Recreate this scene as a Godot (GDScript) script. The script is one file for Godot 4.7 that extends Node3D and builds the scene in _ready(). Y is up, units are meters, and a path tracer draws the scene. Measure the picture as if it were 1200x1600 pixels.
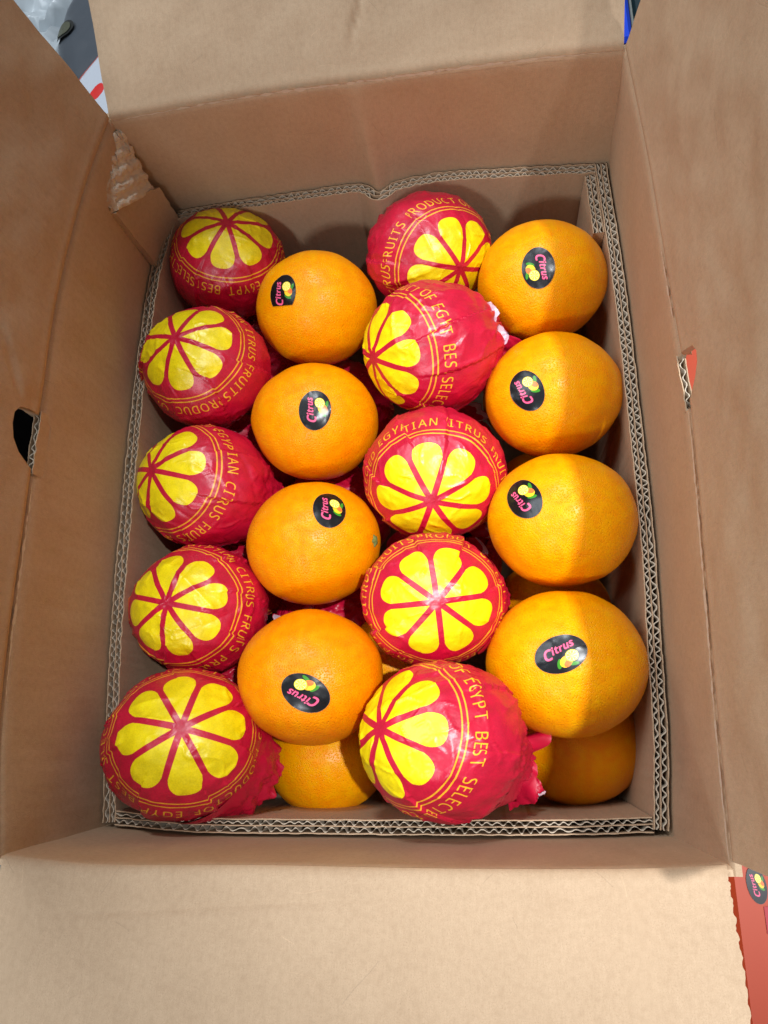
extends Node3D

# ------------------------------------------------------------------ mesh kit
class Kit:
	var v := PackedVector3Array()
	var n := PackedVector3Array()
	var uv := PackedVector2Array()
	var idx := PackedInt32Array()
	# a grid of points, smooth normals turned towards `face` (or away from `core` when `round` is on)
	func sheet(p: PackedVector3Array, t: PackedVector2Array, nu: int, nv: int, face: Vector3, round_ := false, wrap := false) -> PackedVector3Array:
		var base := v.size()
		var nn := PackedVector3Array()
		nn.resize(p.size())
		var sum := 0.0
		for j in nv + 1:
			for i in nu + 1:
				var i0 := i - 1
				var i1 := i + 1
				if wrap:
					if i0 < 0: i0 = nu - 1
					if i1 > nu: i1 = 1
				else:
					i0 = maxi(i0, 0)
					i1 = mini(i1, nu)
				var j0 := maxi(j - 1, 0)
				var j1 := mini(j + 1, nv)
				var a := p[j * (nu + 1) + i1] - p[j * (nu + 1) + i0]
				var b := p[j1 * (nu + 1) + i] - p[j0 * (nu + 1) + i]
				var c := a.cross(b)
				if c.length_squared() < 1e-22:
					c = (p[j * (nu + 1) + i] - face) if round_ else face
					nn[j * (nu + 1) + i] = Vector3.ZERO
					continue
				c = c.normalized()
				nn[j * (nu + 1) + i] = c
				sum += c.dot((p[j * (nu + 1) + i] - face).normalized() if round_ else face)
		var s := 1.0 if sum >= 0.0 else -1.0
		for k in p.size():
			if nn[k] == Vector3.ZERO:
				nn[k] = (p[k] - face).normalized() if round_ else face
			else:
				nn[k] *= s
		v.append_array(p)
		n.append_array(nn)
		uv.append_array(t)
		for j in nv:
			for i in nu:
				var a := base + j * (nu + 1) + i
				tri(a, a + 1, a + nu + 1)
				tri(a + 1, a + nu + 2, a + nu + 1)
		return nn
	func tri(a: int, b: int, c: int) -> void:
		var g := (v[b] - v[a]).cross(v[c] - v[a])
		if g.dot(n[a] + n[b] + n[c]) > 0.0:
			idx.append_array(PackedInt32Array([a, c, b]))
		else:
			idx.append_array(PackedInt32Array([a, b, c]))
	# a flat quad with its own corners
	func quad(a: Vector3, b: Vector3, c: Vector3, d: Vector3, face: Vector3, ua := Vector2.ZERO, ub := Vector2.ZERO, uc := Vector2.ZERO, ud := Vector2.ZERO) -> void:
		var base := v.size()
		var g := (b - a).cross(d - a)
		if g.length_squared() < 1e-24: g = (c - b).cross(d - b)
		g = g.normalized()
		if g.dot(face) < 0.0: g = -g
		for q in [a, b, c, d]:
			v.append(q)
			n.append(g)
		uv.append_array(PackedVector2Array([ua, ub, uc, ud]))
		tri(base, base + 1, base + 2)
		tri(base, base + 2, base + 3)
	# a strip of quads between two lines of points, flat across, smooth along
	func strip(p: PackedVector3Array, q: PackedVector3Array, face: Vector3, tile := 4.0) -> void:
		var pts := PackedVector3Array()
		pts.append_array(p)
		pts.append_array(q)
		var t := PackedVector2Array()
		var run := 0.0
		for k in 2:
			run = 0.0
			for i in p.size():
				if i > 0: run += p[i].distance_to(p[i - 1])
				t.append(Vector2(run, k * p[0].distance_to(q[0])) * tile)
		sheet(pts, t, p.size() - 1, 1, face)
	func box(c: Vector3, s: Vector3, basis := Basis(), bevel := 0.0) -> void:
		var h := s * 0.5
		var b := bevel
		for ax in 3:
			for sg in [-1.0, 1.0]:
				var nrm := Vector3.ZERO
				nrm[ax] = sg
				var a1 := (ax + 1) % 3
				var a2 := (ax + 2) % 3
				var pts := []
				for k in [[-1, -1], [1, -1], [1, 1], [-1, 1]]:
					var q := Vector3.ZERO
					q[ax] = sg * h[ax]
					q[a1] = k[0] * (h[a1] - b)
					q[a2] = k[1] * (h[a2] - b)
					pts.append(c + basis * q)
				quad(pts[0], pts[1], pts[2], pts[3], basis * nrm, Vector2(0, 0), Vector2(s[a1], 0) * 4, Vector2(s[a1], s[a2]) * 4, Vector2(0, s[a2]) * 4)
		if b > 0.0:
			for ax in 3:
				var a1 := (ax + 1) % 3
				var a2 := (ax + 2) % 3
				for k in [[-1, -1], [1, -1], [1, 1], [-1, 1]]:
					var pts := []
					for e in [[-1, 0], [1, 0], [1, 1], [-1, 1]]:
						var q := Vector3.ZERO
						q[ax] = e[0] * (h[ax] - b)
						q[a1] = k[0] * (h[a1] - (b if e[1] == 0 else 0.0))
						q[a2] = k[1] * (h[a2] - (0.0 if e[1] == 0 else b))
						pts.append(c + basis * q)
					var f := Vector3.ZERO
					f[a1] = k[0]
					f[a2] = k[1]
					quad(pts[0], pts[1], pts[2], pts[3], basis * f)
			for sx in [-1, 1]:
				for sy in [-1, 1]:
					for sz in [-1, 1]:
						var q1 := c + basis * Vector3(sx * h.x, sy * (h.y - b), sz * (h.z - b))
						var q2 := c + basis * Vector3(sx * (h.x - b), sy * h.y, sz * (h.z - b))
						var q3 := c + basis * Vector3(sx * (h.x - b), sy * (h.y - b), sz * h.z)
						quad(q1, q2, q3, q3, basis * Vector3(sx, sy, sz))
	func mesh() -> ArrayMesh:
		var a := []
		a.resize(Mesh.ARRAY_MAX)
		a[Mesh.ARRAY_VERTEX] = v
		a[Mesh.ARRAY_NORMAL] = n
		a[Mesh.ARRAY_TEX_UV] = uv
		a[Mesh.ARRAY_INDEX] = idx
		var m := ArrayMesh.new()
		m.add_surface_from_arrays(Mesh.PRIMITIVE_TRIANGLES, a)
		return m

# ------------------------------------------------------------------ naming
var taken := {}

func numbered(called: String) -> String:
	if not taken.has(called):
		taken[called] = 0
		return called
	taken[called] += 1
	return "%s_%03d" % [called, taken[called]]

func thing(called: String, label: String, category: String, at := Vector3.ZERO, group := "") -> Node3D:
	var o := Node3D.new()
	o.name = numbered(called)
	add_child(o)
	o.position = at
	o.set_meta("label", label)
	o.set_meta("category", category)
	if group: o.set_meta("group", group)
	return o

func part(called: String, k: Kit, m: Material, parent: Node3D, label := "") -> MeshInstance3D:
	var o := MeshInstance3D.new()
	o.mesh = k.mesh()
	o.material_override = m
	if parent == self:
		o.name = numbered(called)
		add_child(o)
	else:
		o.name = called
		parent.add_child(o, true)
	if label: o.set_meta("label", label)
	return o

# ------------------------------------------------------------------ noise and textures
func noise(sd: int, freq: float, kind := FastNoiseLite.TYPE_SIMPLEX_SMOOTH, oct := 3) -> FastNoiseLite:
	var f := FastNoiseLite.new()
	f.seed = sd
	f.noise_type = kind
	f.frequency = freq
	f.fractal_type = FastNoiseLite.FRACTAL_FBM if oct > 1 else FastNoiseLite.FRACTAL_NONE
	f.fractal_octaves = oct
	return f

func noise_bytes(f: FastNoiseLite, w: int, h: int) -> PackedByteArray:
	var im := f.get_seamless_image(w, h, false, false, 0.12)
	im.convert(Image.FORMAT_L8)
	return im.get_data()

func stretched(sd: int, freq: float, w: int, h: int, sx: int, sy: int) -> PackedByteArray:
	var im := noise(sd, freq).get_seamless_image(w / sx, h / sy, false, false, 0.12)
	im.convert(Image.FORMAT_L8)
	im.resize(w, h, Image.INTERPOLATE_CUBIC)
	return im.get_data()

func kraft_textures(dark: Color, light: Color) -> Array:
	var s := 1024
	var blotch := noise_bytes(noise(11, 0.006, FastNoiseLite.TYPE_SIMPLEX_SMOOTH, 4), s, s)
	var mott := noise_bytes(noise(12, 0.06, FastNoiseLite.TYPE_SIMPLEX_SMOOTH, 3), s, s)
	var fibre := stretched(13, 0.25, s, s, 1, 8)
	var fibre2 := stretched(14, 0.25, s, s, 6, 1)
	var grain := noise_bytes(noise(15, 0.4, FastNoiseLite.TYPE_SIMPLEX, 1), s, s)
	var col := PackedByteArray()
	col.resize(s * s * 3)
	var hgt := PackedByteArray()
	hgt.resize(s * s)
	for i in s * s:
		var m: float = (mott[i] - 128) / 128.0
		var f: float = (fibre[i] - 128) / 128.0
		var f2: float = (fibre2[i] - 128) / 128.0
		var g: float = (grain[i] - 128) / 128.0
		var t: float = 0.5 + (blotch[i] - 128) / 128.0 * 0.10 + m * 0.22 + f * 0.09 + f2 * 0.04 + g * 0.16
		if g > 0.62 and m > 0.22: t -= 0.55
		t = clampf(t, 0.0, 1.0)
		col[i * 3] = int(255.0 * lerpf(dark.r, light.r, t))
		col[i * 3 + 1] = int(255.0 * lerpf(dark.g, light.g, t))
		col[i * 3 + 2] = int(255.0 * lerpf(dark.b, light.b, t))
		var flute: float = sin((i % s) * TAU * 36.0 / s)
		hgt[i] = clampi(int(128.0 + 20.0 * m + 10.0 * f + 26.0 * g + 22.0 * flute), 0, 255)
	# scratches, scuffs and stray fibres
	var rng := RandomNumberGenerator.new()
	rng.seed = 77
	for q in 150:
		var x := rng.randf() * s
		var y := rng.randf() * s
		var an := rng.randf() * TAU
		var len_ := rng.randi_range(6, 46) if q < 120 else rng.randi_range(40, 100)
		var bright := rng.randf_range(-0.10, 0.09)
		for e in len_:
			an += rng.randf_range(-0.05, 0.05)
			x += cos(an)
			y += sin(an)
			var o := (posmod(int(y), s) * s + posmod(int(x), s))
			for c in 3: col[o * 3 + c] = clampi(int(col[o * 3 + c] * (1.0 + bright)), 0, 255)
			hgt[o] = clampi(hgt[o] - 30, 0, 255)
	return [tex(Image.create_from_data(s, s, false, Image.FORMAT_RGB8, col)), tex(Image.create_from_data(s, s, false, Image.FORMAT_L8, hgt))]

func tex(im: Image) -> ImageTexture:
	return ImageTexture.create_from_image(im)

func mat(c: Color, rough: float, spec := 0.5) -> StandardMaterial3D:
	var m := StandardMaterial3D.new()
	m.albedo_color = c.linear_to_srgb()
	m.roughness = rough
	m.metallic_specular = spec
	return m

# filled triangles of one letter in em units: x from 0, y from the baseline
var glyphs := {}

func glyph(ch: String, bold := false) -> Dictionary:
	var key := ch + str(bold)
	if glyphs.has(key): return glyphs[key]
	var tm := TextMesh.new()
	var f := SystemFont.new()
	f.font_names = PackedStringArray(["Droid Sans"])
	if bold: f.font_weight = 700
	tm.font = f
	tm.font_size = 64
	tm.pixel_size = 1.0 / 64.0
	tm.depth = 0.0
	tm.curve_step = 1.0
	tm.text = ch
	tm.horizontal_alignment = HORIZONTAL_ALIGNMENT_LEFT
	tm.vertical_alignment = VERTICAL_ALIGNMENT_BOTTOM
	var out := {"tri": PackedVector2Array(), "w": 0.28}
	var a := tm.surface_get_arrays(0)
	if a.size() > 0 and a[Mesh.ARRAY_VERTEX] != null:
		var vs: PackedVector3Array = a[Mesh.ARRAY_VERTEX]
		var ids = a[Mesh.ARRAY_INDEX]
		var x0 := 1e9
		var x1 := -1e9
		var y0 := 1e9
		for q in vs:
			x0 = minf(x0, q.x)
			x1 = maxf(x1, q.x)
			y0 = minf(y0, q.y)
		var t := PackedVector2Array()
		if ids != null and ids.size() > 0:
			for k in ids: t.append(Vector2(vs[k].x - x0, vs[k].y - y0))
		else:
			for q in vs: t.append(Vector2(q.x - x0, q.y - y0))
		out = {"tri": t, "w": x1 - x0}
	glyphs[key] = out
	return out

func fill_tri(im: PackedByteArray, w: int, h: int, a: Vector2, b: Vector2, c: Vector2, r: int, g: int, bl: int) -> void:
	var x0 := maxi(0, int(floor(minf(a.x, minf(b.x, c.x)))))
	var x1 := mini(w - 1, int(ceil(maxf(a.x, maxf(b.x, c.x)))))
	var y0 := maxi(0, int(floor(minf(a.y, minf(b.y, c.y)))))
	var y1 := mini(h - 1, int(ceil(maxf(a.y, maxf(b.y, c.y)))))
	var area := (b - a).cross(c - a)
	if absf(area) < 1e-6: return
	var sg := 1.0 if area > 0 else -1.0
	for y in range(y0, y1 + 1):
		for x in range(x0, x1 + 1):
			var p := Vector2(x + 0.5, y + 0.5)
			if sg * (b - a).cross(p - a) >= -0.3 and sg * (c - b).cross(p - b) >= -0.3 and sg * (a - c).cross(p - c) >= -0.3:
				var o := (y * w + x) * 3
				im[o] = r
				im[o + 1] = g
				im[o + 2] = bl

const PRINT_REACH := 110.0   # degrees of the fruit that the printed round covers

func wrap_texture() -> ImageTexture:
	var s := 1024
	var im := PackedByteArray()
	im.resize(s * s * 3)
	var red := [194, 13, 53]
	var yel := [245, 222, 6]
	var gold := [240, 176, 40]
	var k := s * 0.5 / PRINT_REACH
	var patch := noise_bytes(noise(31, 0.012), s, s)
	var fine := noise_bytes(noise(32, 0.12), s, s)
	for y in s:
		for x in s:
			var dx := (x + 0.5 - s * 0.5) / k
			var dy := (y + 0.5 - s * 0.5) / k
			var th := sqrt(dx * dx + dy * dy)
			var o := (y * s + x) * 3
			var c: Array = red
			if th < 50.0 and th > 5.5:
				var ps := atan2(dy, dx)
				var d := fposmod(ps + PI / 8.0, PI / 4.0) - PI / 8.0
				var a := th * cos(d)
				var b := absf(th * sin(d))
				var w := a * 0.414 - 2.5
				if a > 35.0:
					var e := clampf((a - 35.0) / 14.0, 0.0, 1.0)
					w = (35.0 * 0.414 - 2.5 + (a - 35.0) * 0.10) * pow(1.0 - pow(e, 2.6), 0.42)
				if b < w and a < 49.0: c = yel
			elif (th > 57.2 and th < 58.4) or (th > 61.0 and th < 62.2):
				c = gold
			var f: float = 1.0 + (patch[y * s + x] - 128) / 128.0 * 0.07 + (fine[y * s + x] - 128) / 128.0 * 0.05
			im[o] = clampi(int(c[0] * f), 0, 255)
			im[o + 1] = clampi(int(c[1] * f), 0, 255)
			im[o + 2] = clampi(int(c[2] * f), 0, 255)
	var words := "EGYPTIAN CITRUS FRUITS PRODUCT OF EGYPT BEST SELECTED "
	var em := 13.0
	var gap := 0.0
	var total := 0.0
	for ch in words: total += (0.32 if ch == " " else float(glyph(ch).w)) * em
	gap = (TAU * 71.0 - total) / words.length()
	var run := 0.0
	for ch in words:
		var w: float = (0.32 if ch == " " else float(glyph(ch).w)) * em
		if ch != " ":
			var mid := deg_to_rad((run + w * 0.5) / (TAU * 71.0) * 360.0)
			var up := Vector2(cos(mid), sin(mid))
			var rt := Vector2(-sin(mid), cos(mid))
			var t: PackedVector2Array = glyph(ch).tri
			for q in range(0, t.size() - 2, 3):
				var pts := []
				for e in 3:
					var g: Vector2 = t[q + e] * em
					pts.append(Vector2(s, s) * 0.5 + (up * (66.5 + g.y) + rt * (g.x - w * 0.5)) * k)
				fill_tri(im, s, s, pts[0], pts[1], pts[2], 240, 186, 36)
		run += w + gap
	return tex(Image.create_from_data(s, s, false, Image.FORMAT_RGB8, im))

func in_ell(x: float, y: float, cx: float, cy: float, a: float, b: float, ang := 0.0) -> float:
	var dx := x - cx
	var dy := y - cy
	var c := cos(ang)
	var sn := sin(ang)
	var p := (dx * c + dy * sn) / a
	var q := (-dx * sn + dy * c) / b
	return p * p + q * q

func sticker_texture() -> ImageTexture:
	var w := 320
	var h := 230
	var im := PackedByteArray()
	im.resize(w * h * 3)
	for y in h:
		for x in w:
			var o := (y * w + x) * 3
			var c := [13, 13, 17]
			var e := in_ell(x, y, w * 0.5, h * 0.5, w * 0.5, h * 0.5)
			if e > 0.965: c = [70, 68, 74]
			# leaf, two lemons and an orange, as printed
			if in_ell(x, y, 128, 168, 14, 32, 0.5) < 1.0 or in_ell(x, y, 205, 196, 30, 11, 0.2) < 1.0: c = [60, 140, 30]
			if in_ell(x, y, 168, 168, 40, 32, -0.5) < 1.0: c = [246, 170, 40] if x > 165 else [250, 205, 40]
			if in_ell(x, y, 172, 182, 26, 18, -0.5) < 1.0: c = [240, 120, 50]
			var d := in_ell(x, y, 213, 146, 40, 35, -0.3)
			if d < 1.0: c = [252, 226, 60]
			if d < 0.74: c = [255, 246, 170]
			if d < 0.62:
				var an := fposmod(atan2(y - 146.0, x - 213.0), PI / 4.0)
				c = [250, 228, 70] if an > 0.13 else [255, 248, 190]
			im[o] = c[0]
			im[o + 1] = c[1]
			im[o + 2] = c[2]
	var pen := 58.0
	var k := 0
	for ch in "Citrus":
		var em := 92.0 if k == 0 else 62.0
		var g := glyph(ch, true)
		var t: PackedVector2Array = g.tri
		for pass_ in 2:
			for q in range(0, t.size() - 2, 3):
				var pts := []
				for e in 3:
					var u := t[q + e] * em
					var px := pen + u.x + u.y * 0.22
					var py := 112.0 - u.y - (pen - 58.0) * 0.10 + (16.0 if k == 0 else 0.0)
					pts.append(Vector2(px, py) + (Vector2(2.5, 2.5) if pass_ == 0 else Vector2.ZERO))
				if pass_ == 0: fill_tri(im, w, h, pts[0], pts[1], pts[2], 150, 20, 60)
				else: fill_tri(im, w, h, pts[0], pts[1], pts[2], 240, 96, 140)
		pen += float(g.w) * em + 7.0
		k += 1
	return tex(Image.create_from_data(w, h, false, Image.FORMAT_RGB8, im))

# ------------------------------------------------------------------ materials
var kraft: Array
var M := {}

func kraft_mat(tint: Color, rough := 0.72) -> StandardMaterial3D:
	var m := mat(tint, rough, 0.45)
	m.albedo_texture = kraft[0]
	m.heightmap_enabled = true
	m.heightmap_texture = kraft[1]
	m.heightmap_scale = 0.03
	return m

func peel_mat(c: Color, sd: int) -> StandardMaterial3D:
	var m := mat(Color.WHITE, 0.34, 0.32)
	m.albedo_texture = M.peel_tex
	m.albedo_color = c.linear_to_srgb()
	m.uv1_triplanar = true
	m.uv1_scale = Vector3.ONE * 18.0
	m.uv1_offset = Vector3(sd * 0.37, sd * 0.61, sd * 0.17)
	m.normal_enabled = true
	m.normal_texture = M.peel_bump
	m.normal_scale = 0.48
	m.subsurf_scatter_enabled = true
	m.subsurf_scatter_strength = 0.06
	return m

func make_materials() -> void:
	kraft = kraft_textures(Color(0.66, 0.55, 0.435), Color(0.785, 0.675, 0.555))
	M.kraft = kraft_mat(Color(1, 1, 1))
	M.torn = mat(Color(0.62, 0.53, 0.41), 0.85, 0.3)
	M.crease = mat(Color(0.62, 0.53, 0.41), 0.85, 0.3)
	M.flute = mat(Color(0.52, 0.44, 0.34), 0.85, 0.3)
	M.wrap = mat(Color.WHITE, 0.38, 0.6)
	M.wrap.albedo_texture = wrap_texture()
	var wb := noise_bytes(noise(41, 0.02, FastNoiseLite.TYPE_SIMPLEX_SMOOTH, 4), 512, 512)
	M.wrap.heightmap_enabled = true
	M.wrap.heightmap_texture = tex(Image.create_from_data(512, 512, false, Image.FORMAT_L8, wb))
	M.wrap.heightmap_scale = 0.045
	M.tail = mat(Color(0.535, 0.005, 0.036), 0.42, 0.5)
	M.pale = mat(Color(0.72, 0.50, 0.58), 0.4, 0.5)
	M.sticker = mat(Color.WHITE, 0.3, 0.5)
	M.sticker.albedo_texture = sticker_texture()
	# peel: pores and blotches
	var s := 512
	var cell := FastNoiseLite.new()
	cell.seed = 51
	cell.noise_type = FastNoiseLite.TYPE_CELLULAR
	cell.cellular_return_type = FastNoiseLite.RETURN_DISTANCE
	cell.cellular_jitter = 0.9
	cell.fractal_type = FastNoiseLite.FRACTAL_NONE
	cell.frequency = 0.085
	var cim := cell.get_seamless_image(s, s, false, false, 0.1)
	cim.convert(Image.FORMAT_L8)
	var cb := cim.get_data()
	var lum := noise_bytes(noise(52, 0.012), s, s)
	var lo := 255
	var hi := 0
	for b in cb:
		lo = mini(lo, b)
		hi = maxi(hi, b)
	var col := PackedByteArray()
	col.resize(s * s * 3)
	var hg := PackedByteArray()
	hg.resize(s * s)
	for i in s * s:
		var d := float(cb[i] - lo) / float(hi - lo)     # 0 at a pore's middle
		var p := clampf(d / 0.35, 0.0, 1.0)
		p = p * p * (3.0 - 2.0 * p)
		hg[i] = int(255.0 * p)
		var l: float = (lum[i] - 128) / 128.0
		col[i * 3] = 255
		col[i * 3 + 1] = clampi(int(236 + 24.0 * l - 4.0 * (1.0 - p)), 0, 255)
		col[i * 3 + 2] = 200
	var hi_im := Image.create_from_data(s, s, false, Image.FORMAT_L8, hg)
	hi_im.convert(Image.FORMAT_RGBA8)
	hi_im.bump_map_to_normal_map(6.0)
	M.peel_bump = tex(hi_im)
	M.peel_tex = tex(Image.create_from_data(s, s, false, Image.FORMAT_RGB8, col))

# ------------------------------------------------------------------ carton
const FOLD := 0.083
var rim := {
	"left": [[-0.199, -0.149], [-0.149, -0.1575], [-0.10, -0.1598], [-0.048, -0.1604], [0.038, -0.1594], [0.10, -0.1575], [0.155, -0.154], [0.201, -0.150]],
	"right": [[-0.202, 0.152], [-0.108, 0.1555], [-0.027, 0.156], [0.05, 0.156], [0.105, 0.1538], [0.155, 0.1518], [0.199, 0.1475]],
	"back": [[-0.149, -0.199], [-0.11, -0.2025], [-0.071, -0.2045], [-0.03, -0.2066], [-0.012, -0.2068], [-0.004, -0.2035], [0.0013, -0.1985], [0.006, -0.2005], [0.011, -0.2045], [0.04, -0.2085], [0.092, -0.2062], [0.152, -0.202]],
	"front": [[-0.150, 0.201], [-0.098, 0.204], [-0.028, 0.2036], [0.039, 0.2027], [0.103, 0.2013], [0.1475, 0.199]],
}
var crease := {
	"left": [[-0.199, -0.1465], [-0.156, -0.1555], [-0.11, -0.161], [-0.063, -0.1638], [-0.006, -0.1634], [0.043, -0.1628], [0.142, -0.1600], [0.203, -0.151]],
	"right": [[-0.2017, 0.149], [-0.128, 0.1533], [-0.07, 0.1552], [-0.015, 0.157], [0.014, 0.1578], [0.093, 0.1548], [0.1525, 0.1522], [0.199, 0.151]],
	"back": [[-0.149, -0.197], [-0.057, -0.2026], [0.018, -0.203], [0.0895, -0.2036], [0.1505, -0.2017]],
	"front": [[-0.151, 0.203], [-0.106, 0.2055], [-0.035, 0.2040], [0.044, 0.2032], [0.118, 0.2012], [0.151, 0.199]],
}
const OUT: Dictionary = {"left": Vector3(-1, 0, 0), "right": Vector3(1, 0, 0), "back": Vector3(0, 0, -1), "front": Vector3(0, 0, 1)}

func at_line(tab: Array, s: float) -> float:
	var k := 0
	while k < tab.size() - 2 and s > tab[k + 1][0]: k += 1
	var p0 = tab[maxi(k - 1, 0)]
	var p1 = tab[k]
	var p2 = tab[k + 1]
	var p3 = tab[mini(k + 2, tab.size() - 1)]
	var t: float = clampf((s - p1[0]) / (p2[0] - p1[0]), 0.0, 1.0)
	var m1: float = (p2[1] - p0[1]) / (p2[0] - p0[0]) * (p2[0] - p1[0])
	var m2: float = (p3[1] - p1[1]) / (p3[0] - p1[0]) * (p2[0] - p1[0])
	var t2 := t * t
	var t3 := t2 * t
	return (2 * t3 - 3 * t2 + 1) * p1[1] + (t3 - 2 * t2 + t) * m1 + (-2 * t3 + 3 * t2) * p2[1] + (t3 - t2) * m2

func side_point(side: String, s: float, across: float, y: float) -> Vector3:
	return Vector3(across, y, s) if side == "left" or side == "right" else Vector3(s, y, across)

func sgn(side: String) -> float:
	return 1.0 if side == "right" or side == "front" else -1.0

func outer_wall(side: String, m: Material, parent: Node3D) -> void:
	var nu := 140
	var s0: float = crease[side][0][0]
	var s1: float = crease[side][-1][0]
	var r0: float = rim[side][0][0]
	var r1: float = rim[side][-1][0]
	var rows := [-0.30, -0.15, -0.03, 0.0, 0.02, 0.04, 0.06, 0.074, 0.079, 0.0815, 0.0826]
	var inset := [0.0, 0.0, 0.0, 0.0, 0.0, 0.0, 0.0, 0.0, 0.0002, 0.0008, 0.0018]
	var wob := noise(60 + side.length(), 9.0)
	var inner := PackedVector3Array()
	var t := PackedVector2Array()
	var outer := PackedVector3Array()
	for j in rows.size():
		var y: float = rows[j]
		var f := clampf(y / FOLD, 0.0, 1.0)
		for i in nu + 1:
			var u := float(i) / nu
			var sr := lerpf(r0, r1, u)
			var sf := lerpf(s0, s1, u)
			var s := lerpf(sr, sf, f)
			s += (0.0042 if side == "left" or side == "right" else 0.0032) * (smoothstep(0.97, 1.0, u) - 1.0 + smoothstep(0.0, 0.03, u))
			var a := lerpf(at_line(rim[side], sr) + sgn(side) * 0.0018, at_line(crease[side], sf), f)
			a += wob.get_noise_2d(s * 3.0, y * 4.0) * 0.0012 * sin(f * PI)
			if (side == "left" and s > -0.0065 and s < 0.0235) or (side == "right" and s > -0.0165 and s < 0.0075): y = minf(rows[j], FOLD - (0.009 if side == "left" else 0.013))
			else: y = rows[j] - (0.0007 if (side == "back" or side == "front") and rows[j] > 0.078 else 0.0)
			inner.append(side_point(side, s, a + sgn(side) * inset[j], y))
			outer.append(side_point(side, s, a + sgn(side) * 0.0042, y))
			t.append(Vector2(s * 4.0 + 0.3, -y * 4.0))
	var k := Kit.new()
	k.sheet(inner, t, nu, rows.size() - 1, -OUT[side])
	k.sheet(outer, t, nu, rows.size() - 1, OUT[side])
	var top := (rows.size() - 1) * (nu + 1)
	k.strip(inner.slice(top, top + nu + 1), outer.slice(top, top + nu + 1), Vector3.UP)
	k.strip(inner.slice(0, nu + 1), outer.slice(0, nu + 1), Vector3.DOWN)
	for e in [0, nu]:
		var a := PackedVector3Array()
		var b := PackedVector3Array()
		for j in rows.size():
			a.append(inner[j * (nu + 1) + e])
			b.append(outer[j * (nu + 1) + e])
		k.strip(a, b, side_point(side, -1.0 if e == 0 else 1.0, 0.0, 0.0))
	part("wall", k, m, parent)

# a flap on its fold; tilt is the lean outwards from upright, notch the hand hole that starts at the fold
func flap(side: String, m: Material, parent: Node3D, tilt: float, length: float, notch: Array, label: String, dents := [], saw := false) -> void:
	var cols := []
	var s0: float = crease[side][0][0] + 0.0015
	var s1: float = crease[side][-1][0] - 0.0015
	for i in 111: cols.append(lerpf(s0, s1, i / 110.0))
	for q in notch: cols.append(q[0])
	cols.sort()
	var nu := cols.size() - 1
	var nv := 120 if saw else 44
	var away: Vector3 = OUT[side]
	var d: Vector3 = (away * sin(deg_to_rad(tilt)) + Vector3.UP * cos(deg_to_rad(tilt)))
	var nrm: Vector3 = (-away * cos(deg_to_rad(tilt)) + Vector3.UP * sin(deg_to_rad(tilt)))
	var wob := noise(70 + side.length() * 3, 7.0)
	var inner := PackedVector3Array()
	var outer := PackedVector3Array()
	var t := PackedVector2Array()
	for j in nv + 1:
		for s: float in cols:
			var low := 0.0
			for q in notch.size() - 1:
				if s >= notch[q][0] and s <= notch[q + 1][0] and notch[q + 1][0] > notch[q][0]:
					low = lerpf(notch[q][1], notch[q + 1][1], (s - notch[q][0]) / (notch[q + 1][0] - notch[q][0]))
			var g := float(j) / nv
			var v := lerpf(low, length, g * g * 0.6 + g * 0.4)
			var ss := s
			if saw: ss -= 0.0035 * (s - s0) / (s1 - s0) * v / length
			if saw and s == cols[-1]: ss += 0.0005 * (1.0 if int(v / 0.0028) % 2 == 0 else 0.0) + wob.get_noise_1d(v * 60.0) * 0.0004
			var fade := exp(-v / 0.06)
			var bow := at_line(crease[side], s)
			var straight := lerpf(at_line(crease[side], s0), at_line(crease[side], s1), (s - s0) / (s1 - s0))
			var p: Vector3 = side_point(side, ss, lerpf(straight + (bow - straight) * 0.55, bow, fade), FOLD) + d * v
			var lift := wob.get_noise_2d(s * 2.0, v * 2.0 + 3.0) * 0.0025 * clampf(v / 0.04, 0.0, 1.0)
			# the rounded nip at the fold
			lift -= 0.0016 * exp(-v / 0.0012)
			lift += 0.0003 * exp(-pow((v - 0.0042) / 0.002, 2.0))
			for q in dents:
				var a := Vector2(q[0], q[1])
				var b := Vector2(q[2], q[3])
				var ab := b - a
				var w := (Vector2(s, v) - a).dot(ab) / ab.length_squared()
				var ax := (Vector2(s, v) - a).cross(ab.normalized())
				var on := smoothstep(-0.05, 0.2, w) * (1.0 - smoothstep(0.7, 1.1, w))
				lift += q[4] * on * (-exp(-pow(ax / 0.0018, 2.0)) + (1.1 if ax < 0.0 else 0.5) * exp(-absf(ax) / 0.02))
			inner.append(p + nrm * lift)
			outer.append(p + nrm * (lift - 0.0042))
			t.append(Vector2(s * 4.0 + 0.1, -v * 4.0 + 0.45))
	var k := Kit.new()
	k.sheet(inner, t, nu, nv, nrm)
	k.sheet(outer, t, nu, nv, -nrm)
	k.strip(inner.slice(0, nu + 1), outer.slice(0, nu + 1), -d)
	var top := nv * (nu + 1)
	k.strip(inner.slice(top, top + nu + 1), outer.slice(top, top + nu + 1), d)
	for e in [0, nu]:
		var a := PackedVector3Array()
		var b := PackedVector3Array()
		for j in nv + 1:
			a.append(inner[j * (nu + 1) + e])
			b.append(outer[j * (nu + 1) + e])
		k.strip(a, b, side_point(side, -1.0 if e == 0 else 1.0, 0.0, 0.0))
	part("flap", k, m, parent, label)

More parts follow.
